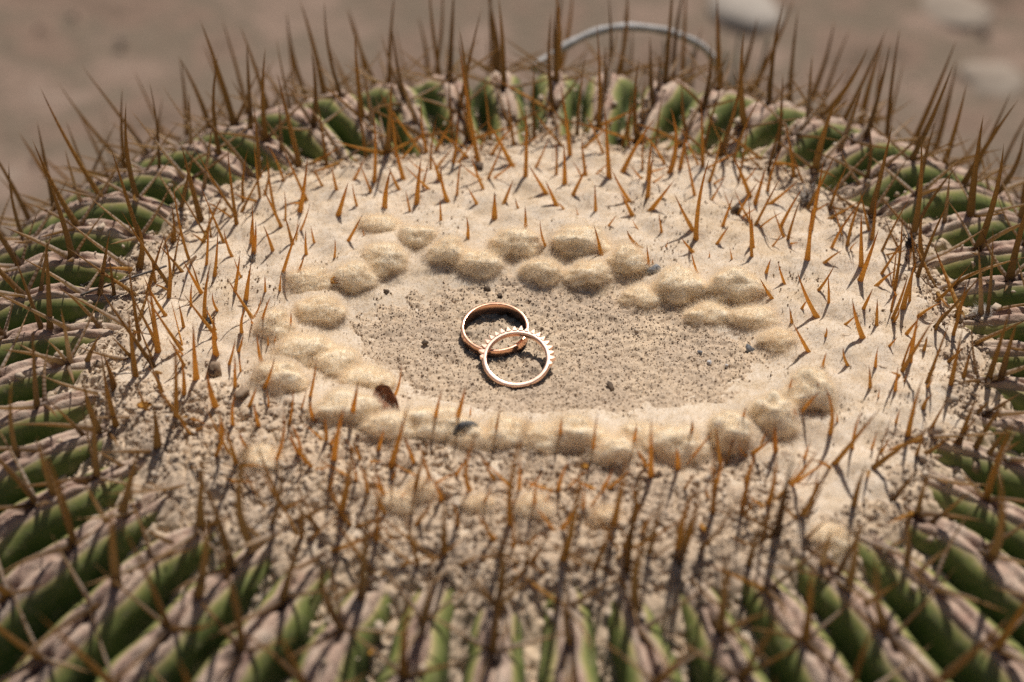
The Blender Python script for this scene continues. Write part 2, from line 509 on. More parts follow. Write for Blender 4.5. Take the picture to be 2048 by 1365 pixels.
# ------------------------------------------------------------------ the cactus
cactus = empty('barrel_cactus', (0, 0, GROUND_Z))
tag(cactus, 'large ribbed barrel cactus with cream woolly crown and amber spines', 'cactus')
CZ = np.array([0, 0, GROUND_Z])
# ribs --------------------------------------------------------------
pA, pB = hit(990, 1262)[0], hit(1137, 1262)[0]
angA = math.atan2(pA[1] / SY, pA[0]); angB = math.atan2(pB[1] / SY, pB[0])
NR = int(round(2 * math.pi / abs(angB - angA)))
print('RIBS', NR)
NR = max(36, min(NR, 56))
PHI0 = angA
# profile by arc length
rho_s = np.concatenate([np.linspace(84, 170, 90), np.linspace(170.8, RB * .99995, 130) ])
def rib_profile(ang):
    prof = np.stack([rho_s, dome(rho_s, math.sin(ang))], 1)
    down = np.stack([np.full(40, RB), np.linspace(prof[-1, 1] - 2, GROUND_Z - 5, 40)], 1)
    down[:, 0] = RB - 10 * ((np.arange(40) / 39.) ** 2)
    prof = np.concatenate([prof, down])
    arc = np.concatenate([[0], np.cumsum(np.hypot(*np.diff(prof, axis=0).T))])
    ta = np.concatenate([np.arange(0, 170, 1.35), np.linspace(170, arc[-1], 60)])
    pr = np.interp(ta, arc, prof[:, 0]); pz = np.interp(ta, arc, prof[:, 1])
    dr = np.gradient(pr, ta); dz = np.gradient(pz, ta); nl = np.hypot(dr, dz)
    return ta, pr, pz, -dz / nl, dr / nl
CW = .21
HALF_C = [(0, 1.0), (.03, .95), (.06, .35), (.10, 0), (.135, .1), (.165, .4), (.19, .9), (CW, 1.5)]
HALF_F = [(CW, 1.5), (.26, 2.0), (.305, 2.9), (.345, 4.2), (.375, 6), (.39, 8), (.40, 10), (.415, 12), (.45, 13.5), (.5, 14.2)]

def rib_point(ang, u, depth, k):
    """u in rib pitches, depth in mm below the crest line; arrays over (ta, section)"""
    th = ang + u * 2 * math.pi / NR
    r = pr[:, None] - nr_[:, None] * depth
    z = pz[:, None] - nz_[:, None] * depth
    return np.stack([r * np.cos(th), SY * r * np.sin(th), z], -1)

areoles = []
for k in range(NR):
    ang = PHI0 + 2 * math.pi * k / NR
    ta, pr, pz, nr_, nz_ = rib_profile(ang)
    phase = rng.uniform(0, 20); gap = rng.uniform(18.5, 21.5)
    if k == 0: phase = 0
    s_ar = phase + gap * np.arange(-1, 40) + rng.normal(0, .8, 41)
    d_ar = np.abs(ta[:, None] - s_ar[None, :]).min(1)
    rel = ((ta[:, None] - s_ar[None, :]))[np.arange(len(ta)), np.abs(ta[:, None] - s_ar[None, :]).argmin(1)]
    rw = rng.uniform(.72, 1.12)
    pinch = np.exp(-(d_ar / 3.4) ** 2)
    groove = np.exp(-((rel - 3.6) / 1.5) ** 2)
    bulge = 1.2 * np.sin(np.clip(d_ar / gap * 2, 0, 1) * math.pi / 2) - .6
    wig = .055 * vnoise(ta / 16, ta * 0 + k, 501)
    objs = []
    for kind in ('flank', 'crest'):
        if kind == 'crest':
            sec = [(-u, d) for u, d in HALF_C[::-1]] + HALF_C[1:]
            u = np.array([s[0] for s in sec])[None, :]; d = np.array([s[1] for s in sec])[None, :]
            wscale = rw * (1 - .22 * pinch + .16 * vnoise(ta / 11, ta * 0 + k * 5.1, 505))[:, None]
            uu = u * wscale + wig[:, None]
            rel_u = np.abs(u) / CW
            nn = fbm(ta[:, None] / 3 + u * 9, u * 14 + k * 3.1, 520 + k, 4)
            mid = 1 - rel_u
            dd = d + groove[:, None] * 2.2 * mid + (1.1 * pinch[:, None] - bulge[:, None] * .8) * mid - .7 * nn * np.clip(mid * 3, 0, 1)
            dd = dd + .5 * np.abs(vnoise(u * 30 + k, ta[:, None] / 30, 540)) * mid
            P = rib_point(ang, uu, dd, k)
            out = np.clip(sstep(30, 62, ta)[:, None] + .35 * nn, 0, 1)
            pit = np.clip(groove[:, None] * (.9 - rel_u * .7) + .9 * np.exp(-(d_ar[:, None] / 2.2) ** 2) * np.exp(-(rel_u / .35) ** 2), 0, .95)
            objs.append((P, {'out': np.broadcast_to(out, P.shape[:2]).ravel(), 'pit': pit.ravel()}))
        else:
            both = []
            for sgn in (-1, 1):
                u = np.array([s[0] for s in HALF_F])[None, :]; d = np.array([s[1] for s in HALF_F])[None, :]
                f = np.clip((u -  CW) / .12, 0, 1)
                wscale = 1 + (rw * (1 - .22 * pinch + .16 * vnoise(ta / 11, ta * 0 + k * 5.1, 505)) - 1)[:, None] * (1 - f) + .02 * vnoise(ta[:, None] / 9, u * 4 + sgn * 3 + k, 560) * (u < .45)
                fade = np.clip((.5 - u) / .05, 0, 1)
                uu = sgn * u * (1 + (wscale - 1) * fade) + wig[:, None] * fade
                cre = np.exp(-((np.abs(rel) - gap * .42) / 1.0) ** 2)[:, None]
                dd = d * (1 + .03 * vnoise(ta[:, None] / 7, u * 5 + k, 570)) + 0 * ta[:, None]
                uu = uu - sgn * .012 * cre * np.clip(1 - np.abs(u - .39) / .06, 0, 1) * fade
                both.append((rib_point(ang, uu, dd, k), np.linspace(0, 1, len(HALF_F))))
            objs.append(both)
    both, crest = objs
    vs_, fs_, at_ = [], [], []
    off = 0
    for sgn, (P, v) in zip((-1, 1), both):
        nt, nv = P.shape[:2]
        F = grid_faces(nt, nv)
        if sgn > 0: F = F[:, ::-1]
        vs_.append(P.reshape(-1, 3)); fs_.append(F + off); off += nt * nv
        at_.append(np.broadcast_to(v[None, :], (nt, nv)).ravel())
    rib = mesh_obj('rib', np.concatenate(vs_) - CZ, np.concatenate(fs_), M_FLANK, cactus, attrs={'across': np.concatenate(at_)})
    P, at = crest
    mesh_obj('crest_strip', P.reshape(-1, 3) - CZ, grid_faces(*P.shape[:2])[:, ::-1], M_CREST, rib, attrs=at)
    for s_ in s_ar:
        if 26 < s_ < 175:
            r_, z_ = np.interp(s_, ta, pr), np.interp(s_, ta, pz)
            areoles.append((ang, s_, r_, z_, np.interp(s_, ta, nr_), np.interp(s_, ta, nz_)))

# crown wool ----------------------------------------------------------
UU = np.abs(((TH - PHI0) / (2 * math.pi / NR) + .5) % 1 - .5)
PROF_U = [q[0] for q in HALF_C + HALF_F[1:]]; PROF_D = [q[1] for q in HALF_C + HALF_F[1:]]
RIBD = np.interp(UU, PROF_U, PROF_D)
SHOWS = (RHO < 116) | (BASE - np.maximum(WOOL, DUST) < RIBD + 2.2)
def sheet(name, Z, keep, mat, parent, step=1, org=CZ):
    Zs = Z[::step, ::step]; nu, nv = Zs.shape
    V = np.stack([X[::step, ::step].ravel(), Y[::step, ::step].ravel(), Zs.ravel()], 1)
    F = grid_faces(nu, nv)
    kp = keep[::step, ::step].ravel()
    F = F[kp[F].any(1)]
    used = np.zeros(len(V), bool); used[F.ravel()] = True
    idx = np.cumsum(used) - 1
    return mesh_obj(name, V[used] - org, idx[F], mat, parent)

wool = sheet('crown_wool', WOOL, (RHO - EDGE < 44) & SHOWS, M_WOOL, cactus, 2)
tag(wool, 'cream felted wool covering the crown of the cactus')
vis = (WOOL > DUST + .05) & (RHO < EDGE + 4)
ii, jj = np.nonzero(vis)
nf = 120000
sel = rng.integers(0, len(ii), nf)
bx = X[ii[sel], jj[sel]] + rng.uniform(-.3, .3, nf); by = Y[ii[sel], jj[sel]] + rng.uniform(-.3, .3, nf)
bz = top_z(bx, by, WOOL) - .15
gzx, gzy = np.gradient(WOOL, STEP)
nn = np.stack([-gzx[ii[sel], jj[sel]], -gzy[ii[sel], jj[sel]], np.ones(nf)], 1); nn /= np.linalg.norm(nn, axis=1)[:, None]
dd = nn + rng.normal(0, .75, (nf, 3)); dd[:, 2] = np.abs(dd[:, 2]) * .7 + .12; dd /= np.linalg.norm(dd, axis=1)[:, None]
fibres('fuzz', np.stack([bx, by, bz], 1) - CZ, dd, rng.uniform(.35, .95, nf), .03, M_FUZZ, wool)

M_TBODY = mat_simple('tuft_wool', (.84, .72, .52), (.91, .81, .63), 250, 1.0, .0006)
Pc = hit([t[0] for t in TUFTS], [t[1] + t[3] * .45 for t in TUFTS], lambda x, y: top_z(x, y, WOOL))
for (px, py, hw, hh, tall), P in zip(TUFTS, Pc):
    dep = (P - CAM) @ FWD; mmpx = 36 / FOC / 2048 * dep
    a_ = hw * mmpx; b_ = max(a_ * .62, hh * mmpx / math.sin(ELEV) * .72)
    v = IV4.copy()
    v = v * (1 + .32 * fbm(v[:, 0] * 1.6 + px, v[:, 1] * 1.6 + v[:, 2] * 1.3 + py, 88, 3) +   .045 * fbm(v[:, 0] * 5 + py, v[:, 1] * 5 + v[:, 2] * 4 + px, 89, 3))[:, None]
    v[:, :2] *= (1 + .38 * np.clip(.25 - v[:, 2], 0, 1))[:, None]
    v = v * np.array([a_ * .86, b_ * .86, tall * .56])
    v[:, 2] += np.where(v[:, 2] < 0, -v[:, 2] * .3, 0)
    cz = np.array([0, 0, -tall * .10])
    z0 = float(top_z(P[0], P[1], WOOL)); org = np.array([P[0], P[1], z0]) - CZ
    t_ = mesh_obj('wool_tuft', v + cz, IF4, M_TBODY, cactus, loc=org)
    # fuzz over the upper surface
    n = int(3200 + 62 * a_ * b_)
    f = IF4[rng.integers(0, len(IF4), n)]
    w = rng.dirichlet((1, 1, 1), n)[:, :, None]
    p = (v[f] * w).sum(1)
    nn = p / np.array([a_, b_, tall * .62]) ** 2; nn /= np.linalg.norm(nn, axis=1)[:, None] + 1e-9
    ok = p[:, 2] > -tall * .25; p = p[ok]; nn = nn[ok]
    d = nn + rng.normal(0, .55, p.shape); d /= np.linalg.norm(d, axis=1)[:, None]
    fibres('fuzz', p + cz - nn * .2, d, rng.uniform(.7, 2.2, len(p)), .024, M_TUFT, t_, .5)

# ------------------------------------------------------------------ dust
dust = sheet('sandy_dust', DUST, (DUST > WOOL - .25) & (RHO < EDGE + 44) & SHOWS & (RHO < 166), M_DUST, None, 1, np.zeros(3))
tag(dust, 'fine tan dust and crumbly soil lying on the cactus crown', 'dust', None, 'stuff')
ok = (DUST > WOOL + .1) & (RHO < EDGE + 6)
ii, jj = np.nonzero(ok)
pw = 1.0 - .35 * rough[ii, jj]; pw /= pw.sum()
n = 24000
s_ = rng.choice(len(ii), n, p=pw)
px_ = X[ii[s_], jj[s_]] + rng.uniform(-.2, .2, n); py_ = Y[ii[s_], jj[s_]] + rng.uniform(-.2, .2, n)
sz = .12 + .27 * rng.random(n) ** 3 + rough[ii[s_], jj[s_]] * (.03 + .8 * rng.random(n) ** 8)
keep = (np.hypot(px_ - RING1[0], py_ - RING1[1]) > 22) | (sz < .45)
px_, py_, sz = px_[keep], py_[keep], sz[keep]
o = scatter('soil_crumbs', np.stack([px_, py_, top_z(px_, py_) + sz * .25], 1), sz, M_CRUMB, dust)
tag(o, None, None, None, 'stuff')
# dark specks of dirt on the clean wool
ii, jj = np.nonzero(vis & (RHO < EDGE - 2))
n = 2600
pw = np.clip(.25 + n1[ii, jj] + .5 * n2[ii, jj], 0.02, 2) ** 2; pw /= pw.sum()
s_ = rng.choice(len(ii), n, p=pw)
sz = .12 + .28 * rng.random(n) ** 3
px_, py_ = X[ii[s_], jj[s_]], Y[ii[s_], jj[s_]]
M_SPECK = mat_simple('dirt_speck', (.16, .105, .065), (.38, .28, .18), 900)
o = scatter('dirt_specks', np.stack([px_, py_, top_z(px_, py_) + .35], 1), sz, M_SPECK, dust)
tag(o, None, None, None, 'stuff')
# dust caught in the valleys between the ribs, just outside the crown
n = 5200
th_ = rng.uniform(0, 2 * math.pi, n); q_ = rng.random(n) ** 1.6
r_ = 118 + 42 * q_
u_ = ((th_ - PHI0) / (2 * math.pi / NR) + .5) % 1 - .5
z_ = dome(r_, np.sin(th_)) - np.interp(np.abs(u_), [s[0] for s in HALF_C + HALF_F[1:]], [s[1] for s in HALF_C + HALF_F[1:]]) + .4
sz = .35 + 1.5 * rng.random(n) ** 4
p_ = np.stack([r_ * np.cos(th_), SY * r_ * np.sin(th_), z_], 1)
kp = rng.random(n) < np.where(np.abs(u_) > .42, 1, .5 * (1 - q_))
o = scatter('soil_crumbs', p_[kp], sz[kp], M_CRUMB, dust)
tag(o, None, None, None, 'stuff')

# ------------------------------------------------------------------ spines
SPINES = []   # (base, tip, bend, width, age)
def view(ox, oy, k, lst):
    return [(ox + a * k, oy + b * k, ox + c * k, oy + d * k, w) for a, b, c, d, w in lst]
Z3, Z4 = 700 / 2048, 600 / 2048
TR = []
TR += view(0, 0, Z3, [(1120, 1346, 1000, 885, 3), (1080, 1230, 1165, 850, 2), (1385, 1310, 1330, 850, 3), (1310, 1420, 1165, 1070, 2), (1425, 1200, 1450, 870, 2),
    (1560, 1030, 1525, 580, 2), (1665, 1090, 1545, 820, 2), (1610, 1250, 1560, 900, 2), (1755, 1240, 1800, 915, 3), (1890, 1090, 1830, 960, 2), (1910, 960, 1855, 570, 3),
    (1970, 1110, 1940, 970, 2), (1980, 1260, 2040, 1060, 3), (1480, 1480, 1475, 1180, 2), (1760, 1346, 1815, 1190, 1), (1055, 1400, 1035, 1150, 2), (210, 1330, 125, 880, 2),
    (290, 1240, 185, 720, 3), (545, 1120, 455, 815, 2), (500, 1080, 360, 710, 2), (615, 1000, 540, 650, 2), (760, 990, 740, 490, 3), (970, 960, 910, 440, 2), (1145, 830, 1130, 520, 2),
    (1355, 860, 1350, 280, 3), (1575, 700, 1555, 200, 3), (1735, 840, 1720, 560, 2), (1720, 620, 1640, 215, 2), (1960, 690, 1945, 250, 3), (1880, 520, 1870, 90, 2), (1215, 1080, 1270, 690, 2)])
TR += view(0, 450, Z3, [(1208, 235, 1220, -40, 2), (1255, 300, 1275, 30, 2), (1360, 185, 1310, 20, 2), (1470, 105, 1478, -60, 2), (1485, 165, 1495, -30, 2), (1595, 150, 1540, 0, 2),
    (1660, 270, 1762, -30, 2), (1740, 285, 1787, 160, 2), (1793, 175, 1790, 25, 2), (1840, 105, 1818, 0, 1), (1955, 195, 1958, 70, 1), (1637, 385, 1645, 275, 1), (1552, 390, 1550, 290, 1),
    (1440, 435, 1470, 220, 3), (1375, 390, 1405, 165, 2), (1410, 310, 1365, 190, 1), (1180, 400, 1065, 195, 2), (1170, 390, 1110, 200, 1), (1122, 475, 1125, 330, 2), (1200, 550, 1235, 215, 3),
    (1275, 500, 1243, 390, 2), (1075, 600, 1045, 455, 2), (985, 425, 950, 40, 3), (908, 345, 882, 180, 2), (825, 230, 815, -40, 3), (1065, 60, 1060, -40, 2), (1065, 275, 920, 110, 2),
    (925, 740, 870, 320, 3), (970, 530, 835, 290, 2), (822, 700, 745, 165, 3), (800, 430, 540, 260, 2), (635, 495, 600, 250, 2), (590, 390, 650, 15, 3), (800, 905, 750, 480, 3),
    (772, 780, 650, 650, 2), (1265, 750, 1255, 500, 4), (1418, 630, 1440, 470, 2), (1395, 740, 1425, 630, 2), (1340, 815, 1378, 660, 2), (1150, 905, 1130, 555, 3), (1075, 985, 1055, 750, 3),
    (1030, 1115, 1020, 590, 3), (1075, 820, 970, 640, 2), (1262, 1065, 1205, 840, 4), (1375, 950, 1375, 750, 2), (1365, 1170, 1380, 960, 2), (1410, 860, 1405, 760, 1), (1520, 630, 1590, 410, 2),
    (1700, 615, 1702, 500, 1), (1568, 705, 1568, 640, 1), (1605, 690, 1615, 645, 1), (1545, 950, 1610, 755, 2), (1650, 930, 1650, 850, 1), (1815, 1000, 1855, 755, 2), (1842, 1150, 1822, 1000, 2),
    (1765, 1070, 1795, 950, 1), (1460, 1060, 1505, 940, 2), (1512, 1170, 1480, 1040, 2), (1570, 1060, 1555, 960, 1), (1690, 1180, 1715, 945, 2), (1745, 1330, 1690, 1180, 2), (1610, 1380, 1660, 1060, 2),
    (1955, 1380, 2030, 1020, 3), (945, 985, 840, 810, 2), (875, 1120, 795, 920, 2), (655, 890, 580, 650, 3), (515, 790, 588, 640, 2), (690, 990, 605, 760, 2), (1125, 1235, 1045, 1130, 2),
    (1455, 1310, 1400, 1180, 2), (1290, 1250, 1290, 1100, 2), (1250, 1360, 1240, 1060, 2), (575, 600, 340, 370, 2), (410, 780, 355, 470, 2), (280, 645, 255, 85, 3), (225, 640, 60, 200, 2), (195, 485, 240, 180, 2),
    (385, 860, 260, 730, 2), (300, 850, 95, 740, 2), (575, 1190, 480, 880, 3), (475, 1215, 270, 1010, 2), (240, 1140, 215, 680, 3), (650, 1110, 560, 730, 3), (500, 1346, 485, 800, 3), (100, 1346, 80, 830, 2), (930, 1346, 905, 1060, 4)])
TR += view(1348, 450, Z3, [(135, 280, 100, 150, 2), (110, 160, 40, 75, 2), (255, 110, 325, 5, 2), (457, 130, 455, -60, 3), (575, 125, 650, 15, 1), (780, 205, 810, -120, 3), (925, 135, 1020, -40, 2),
    (1095, 240, 1095, -80, 3), (1090, 325, 1200, 20, 3), (1215, 285, 1380, 30, 2), (885, 220, 990, 145, 2), (845, 380, 945, 225, 2), (905, 455, 900, 280, 2), (1185, 360, 1305, 262, 2), (207, 190, 207, 150, 1),
    (338, 200, 325, 130, 1), (540, 280, 568, 195, 2), (648, 345, 608, 210, 2), (572, 430, 500, 308, 2), (835, 535, 720, 268, 3), (750, 490, 780, 440, 2), (1110, 490, 1165, 370, 2), (1340, 490, 1425, 190, 3),
    (1380, 445, 1400, 290, 2), (1185, 590, 1190, 425, 2), (1105, 660, 1043, 430, 3), (1000, 585, 1065, 530, 2), (1440, 530, 1580, 450, 2), (1360, 640, 1430, 550, 2), (785, 740, 690, 565, 2), (690, 572, 675, 475, 2),
    (320, 480, 318, 415, 1), (883, 655, 893, 597, 2), (870, 840, 895, 740, 2), (1020, 820, 990, 710, 2), (1180, 830, 1195, 710, 2), (1260, 710, 1310, 655, 2), (1380, 800, 1437, 495, 3), (1460, 735, 1482, 645, 2),
    (1625, 670, 1715, 310, 3), (1600, 810, 1705, 710, 2), (1735, 725, 1900, 650, 2), (1680, 615, 1755, 445, 2), (1770, 460, 1755, 60, 3), (1147, 950, 1142, 820, 2), (1295, 970, 1312, 820, 2), (1345, 915, 1368, 855, 1),
    (1615, 960, 1690, 600, 4), (1690, 920, 1735, 755, 2), (1495, 870, 1535, 825, 2), (1840, 910, 1970, 480, 3), (1910, 910, 2010, 560, 3), (910, 1215, 865, 910, 3), (845, 1020, 840, 910, 2), (670, 1010, 700, 885, 2),
    (955, 1150, 950, 1095, 1), (530, 1120, 522, 1040, 1), (400, 1170, 425, 1060, 2), (100, 1250, 110, 1130, 2), (262, 1240, 262, 1155, 2), (362, 1280, 362, 1240, 1), (600, 1320, 595, 1150, 2), (1045, 1310, 1105, 1080, 2),
    (1195, 1010, 1205, 950, 1), (1300, 1160, 1325, 1070, 1), (1370, 1230, 1460, 880, 3), (1460, 1080, 1520, 985, 2), (1500, 1200, 1610, 1000, 2), (1710, 1200, 1820, 920, 3), (1790, 1050, 1860, 985, 2), (1780, 1280, 1980, 990, 3),
    (1850, 1035, 2045, 920, 2), (1415, 1360, 1480, 1150, 2), (1480, 1330, 1620, 1225, 2), (1605, 1340, 1730, 1180, 2), (1850, 1330, 1970, 1160, 2), (1910, 1310, 2045, 1235, 2), (1210, 1330, 1270, 1220, 1), (1155, 1310, 1185, 1200, 1),
    (1585, 285, 1825, 155, 2), (1820, 480, 1850, -40, 2), (1490, 250, 1490, -30, 3), (1520, 460, 1735, 230, 2)])
TR += view(1348, 0, Z3, [(120, 1145, 60, 850, 2), (130, 1400, 210, 920, 3), (110, 1345, 0, 1130, 3), (220, 1175, 300, 1040, 1), (285, 1325, 350, 1140, 2), (440, 1145, 330, 890, 3), (475, 1190, 545, 950, 3), (455, 1500, 435, 1150, 2),
    (550, 1120, 640, 850, 2), (560, 1195, 735, 1050, 2), (700, 1050, 640, 690, 3), (625, 1330, 760, 1090, 2), (800, 1340, 875, 940, 3), (760, 1080, 690, 870, 2), (915, 1220, 1030, 940, 2), (1110, 1080, 1000, 880, 2), (910, 1280, 1110, 1165, 2),
    (975, 1346, 1090, 1180, 2), (1160, 1400, 1185, 1130, 3), (1140, 1346, 1085, 1100, 2), (1095, 1020, 1110, 720, 3), (1410, 1110, 1515, 680, 3), (1535, 1250, 1565, 960, 2), (1825, 1330, 1905, 745, 4), (1900, 1130, 2060, 740, 3),
    (300, 660, 350, 270, 3), (130, 800, 105, 490, 3), (540, 850, 565, 400, 3), (740, 700, 765, 300, 3), (465, 500, 540, 0, 3), (590, 400, 690, -20, 3), (950, 600, 1120, 100, 3), (1130, 500, 1235, 160, 2), (1225, 840, 1370, 280, 3), (1450, 820, 1665, 290, 3), (1000, 880, 1130, 520, 3), (1740, 950, 1900, 580, 2), (1600, 850, 1700, 490, 2), (90, 380, 105, -20, 3)])
TR += view(680, 0, Z3, [(1085, 1035, 1087, 620, 4), (1205, 1130, 1100, 960, 3), (1265, 1200, 1200, 1055, 4), (1308, 1225, 1270, 1180, 2), (1145, 980, 1230, 790, 2), (1315, 1075, 1310, 830, 3), (1345, 910, 1288, 485, 3), (1005, 970, 855, 705, 3),
    (895, 900, 1060, 700, 2), (1300, 855, 1120, 640, 2), (1070, 720, 1025, 600, 2), (810, 950, 690, 190, 4), (630, 1170, 590, 950, 4), (685, 1140, 715, 900, 2), (740, 915, 550, 730, 2), (840, 1110, 760, 890, 2), (800, 1195, 745, 1095, 2),
    (905, 1280, 905, 1120, 4), (960, 1190, 1015, 1050, 3), (1045, 1220, 1025, 1160, 2), (1365, 1140, 1455, 955, 3), (1495, 1235, 1490, 1070, 2), (1575, 1035, 1550, 625, 4), (1655, 1010, 1850, 685, 3), (1695, 1180, 1585, 980, 3),
    (1710, 1260, 1640, 1125, 4), (1540, 900, 1430, 650, 2), (1425, 870, 1600, 720, 2), (1800, 1160, 1835, 890, 3), (1925, 1010, 1930, 620, 4), (1895, 960, 1740, 760, 2), (1820, 1230, 1960, 1050, 3), (1990, 990, 2040, 720, 3), (1690, 720, 1690, 490, 3),
    (450, 1185, 475, 920, 4), (485, 1090, 520, 930, 2), (515, 1105, 370, 965, 2), (580, 1050, 525, 900, 3), (510, 890, 475, 550, 3), (370, 1050, 310, 810, 3), (263, 1215, 300, 985, 4), (345, 1110, 275, 960, 2), (180, 1125, 110, 950, 2), (85, 1050, 150, 920, 2), (200, 1060, 195, 640, 3),
    (100, 1205, 70, 1065, 2), (480, 900, 220, 520, 2), (560, 880, 685, 640, 2), (470, 700, 370, 430, 3), (330, 580, 250, 140, 3), (110, 790, 50, 430, 3), (640, 360, 585, -20, 4), (1100, 350, 1085, -40, 4), (1545, 420, 1545, -20, 3), (1490, 520, 1490, 255, 3), (1400, 640, 1400, 450, 3), (1820, 600, 1805, 200, 3), (1910, 520, 1920, 310, 3)])
TR += view(480, 360, Z4, [(1160, 215, 1130, 65, 2), (1370, 280, 1362, 125, 2), (1553, 395, 1545, 245, 2), (1948, 330, 1945, 170, 2), (740, 415, 838, 232, 2), (845, 380, 835, 325, 1)])
TR += view(1050, 360, Z4, [(140, 445, 103, 265, 2), (520, 510, 470, 305, 3), (782, 460, 693, 340, 3), (845, 605, 830, 440, 2), (872, 570, 868, 535, 1), (962, 460, 980, 412, 1), (570, 315, 630, 235, 2), (932, 355, 912, 225, 2), (360, 240, 345, 180, 1), (768, 335, 725, 260, 1)])
TR += view(480, 700, Z4, [(1040, 330, 1100, 80, 2), (755, 480, 805, 210, 3), (1035, 780, 1155, 345, 4), (945, 680, 990, 520, 2), (1190, 770, 1120, 570, 2), (1330, 490, 1385, 255, 2), (1475, 490, 1545, 220, 3), (1575, 440, 1580, 370, 1), (1735, 600, 1775, 370, 2),
    (1195, 970, 1310, 560, 3), (1040, 880, 1080, 790, 2), (1575, 960, 1650, 520, 3), (1480, 850, 1590, 710, 2), (1735, 890, 1640, 730, 2), (1655, 1060, 1740, 890, 2), (1845, 1180, 2030, 340, 4), (690, 1110, 790, 580, 4), (205, 1400, 290, 440, 4), (865, 960, 790, 740, 2), (990, 1120, 870, 850, 2),
    (930, 1290, 940, 960, 3), (1395, 1380, 1410, 900, 4), (1195, 1200, 1310, 1020, 2), (1485, 1200, 1440, 1000, 2), (1045, 1290, 960, 1150, 2), (1725, 1300, 1590, 1050, 2), (410, 700, 320, 480, 2), (608, 960, 650, 780, 2)])
TR += view(1100, 700, Z4, [(70, 630, 85, 450, 2), (295, 700, 330, 400, 2), (570, 635, 595, 490, 2), (690, 850, 690, 440, 3), (660, 800, 570, 640, 2), (960, 620, 975, 470, 2), (90, 1430, 220, 580, 4), (440, 1180, 540, 680, 3), (1110, 1110, 1105, 610, 3),
    (1125, 940, 1190, 700, 2), (1340, 900, 1410, 690, 2), (1310, 1100, 1330, 920, 2), (1555, 1250, 1670, 650, 4), (1540, 700, 1540, 490, 2), (1740, 740, 1775, 630, 1), (1795, 1000, 1830, 790, 2), (885, 1360, 1020, 890, 4), (605, 1070, 555, 890, 2), (640, 1260, 760, 1080, 2), (920, 945, 1000, 820, 1), (1080, 1015, 1060, 930, 1), (1335, 1120, 1400, 1000, 2), (210, 945, 180, 830, 2)])
TR += view(680, 905, Z3, [(155, 845, 212, 200, 4), (945, 810, 970, 400, 3), (490, 985, 545, 640, 3), (860, 895, 690, 710, 3), (1025, 895, 1235, 720, 3), (1345, 1090, 1380, 560, 3), (1750, 910, 1860, 420, 4), (710, 665, 905, 595, 2), (1225, 715, 1060, 625, 2), (1520, 830, 1430, 720, 2), (1990, 640, 2040, 380, 3)])
TR += view(0, 905, Z3, [(790, 420, 900, -10, 4), (1165, 420, 1195, -30, 3), (725, 790, 700, 290, 4), (1215, 850, 1260, 330, 4), (1580, 430, 1625, -10, 3), (380, 320, 285, -10, 3), (640, 420, 500, 170, 2), (1010, 530, 830, 430, 2), (1690, 840, 1790, 400, 4), (750, 130, 610, 50, 2), (1010, 250, 860, 200, 2), (1420, 450, 1270, 320, 2), (1860, 460, 1660, 270, 2)])
TR += view(1348, 905, Z3, [(30, 620, 140, 180, 4), (230, 350, 240, 30, 3), (600, 480, 700, 40, 4), (180, 1050, 205, 540, 4), (400, 330, 470, 60, 3), (480, 640, 570, 360, 3), (1050, 330, 1130, 60, 3), (1005, 590, 1060, 380, 3), (870, 850, 905, 400, 3), (1300, 960, 1275, 500, 4), (1405, 620, 1400, 200, 3),
    (1790, 660, 1810, 100, 4), (1210, 330, 1370, 130, 2), (1480, 430, 1720, 240, 2), (770, 510, 900, 390, 2), (1500, 660, 1700, 500, 2), (1150, 620, 1260, 550, 2), (270, 1060, 570, 930, 3), (970, 950, 1190, 800, 2), (1430, 350, 1500, 100, 2)])
TR = np.array(TR)
Bp = hit(TR[:, 0], TR[:, 1])
rb = np.hypot(Bp[:, 0], Bp[:, 1] / SY)
top_here = top_z(Bp[:, 0], Bp[:, 1])
Bp = np.where((rb < 116)[:, None], hit(TR[:, 0], TR[:, 1], top_z), Bp)
WID = {1: .50, 2: .72, 3: 1.0, 4: 1.18}
for (bx_, by_, tx_, ty_, w_), B, r_ in zip(TR, Bp, rb):
    B = B.copy(); tip_px = (tx_, ty_); shift = np.zeros(3)
    if r_ > 122:                      # grows from a rib crest: move onto the nearest one
        a0 = math.atan2(B[1] / SY, B[0]); pit = 2 * math.pi / NR
        a1 = PHI0 + round((a0 - PHI0) / pit) * pit
        N_ = np.array([r_ * math.cos(a1), SY * r_ * math.sin(a1), dome(r_, math.sin(a1))])
        shift = N_ - B; B = N_
    k_ = (.20 + .25 * min(1, r_ / 170)) * (B[1] / SY) / max(r_, 40)
    k_ = k_ if k_ > 0 else k_ * .7
    rd = rays(tx_, ty_); B0 = B - shift
    t_ = (B0[1] - CAM[1] + k_ * (CAM[2] - B0[2])) / (rd[1] - k_ * rd[2])
    T_ = CAM + rd * t_ + shift
    L = np.linalg.norm(T_ - B)
    ax = (T_ - B) / L
    bend = np.cross(ax, rng.normal(0, 1, 3)) * L * rng.uniform(.0, .022)
    age = np.clip(sstep(96, 140, r_) * .55 + rng.normal(0, .07) + (.2 if B[1] < -70 else 0), 0, .6)
    if r_ > 125 and L < 26 and rng.random() < .5: age = rng.uniform(.6, .95)
    SPINES.append((B - ax * .8, T_, bend, WID[int(w_)] * (1.0 if L > 5 else .8) * (1.25 if r_ > 122 else 1), age))
n_traced = len(SPINES)
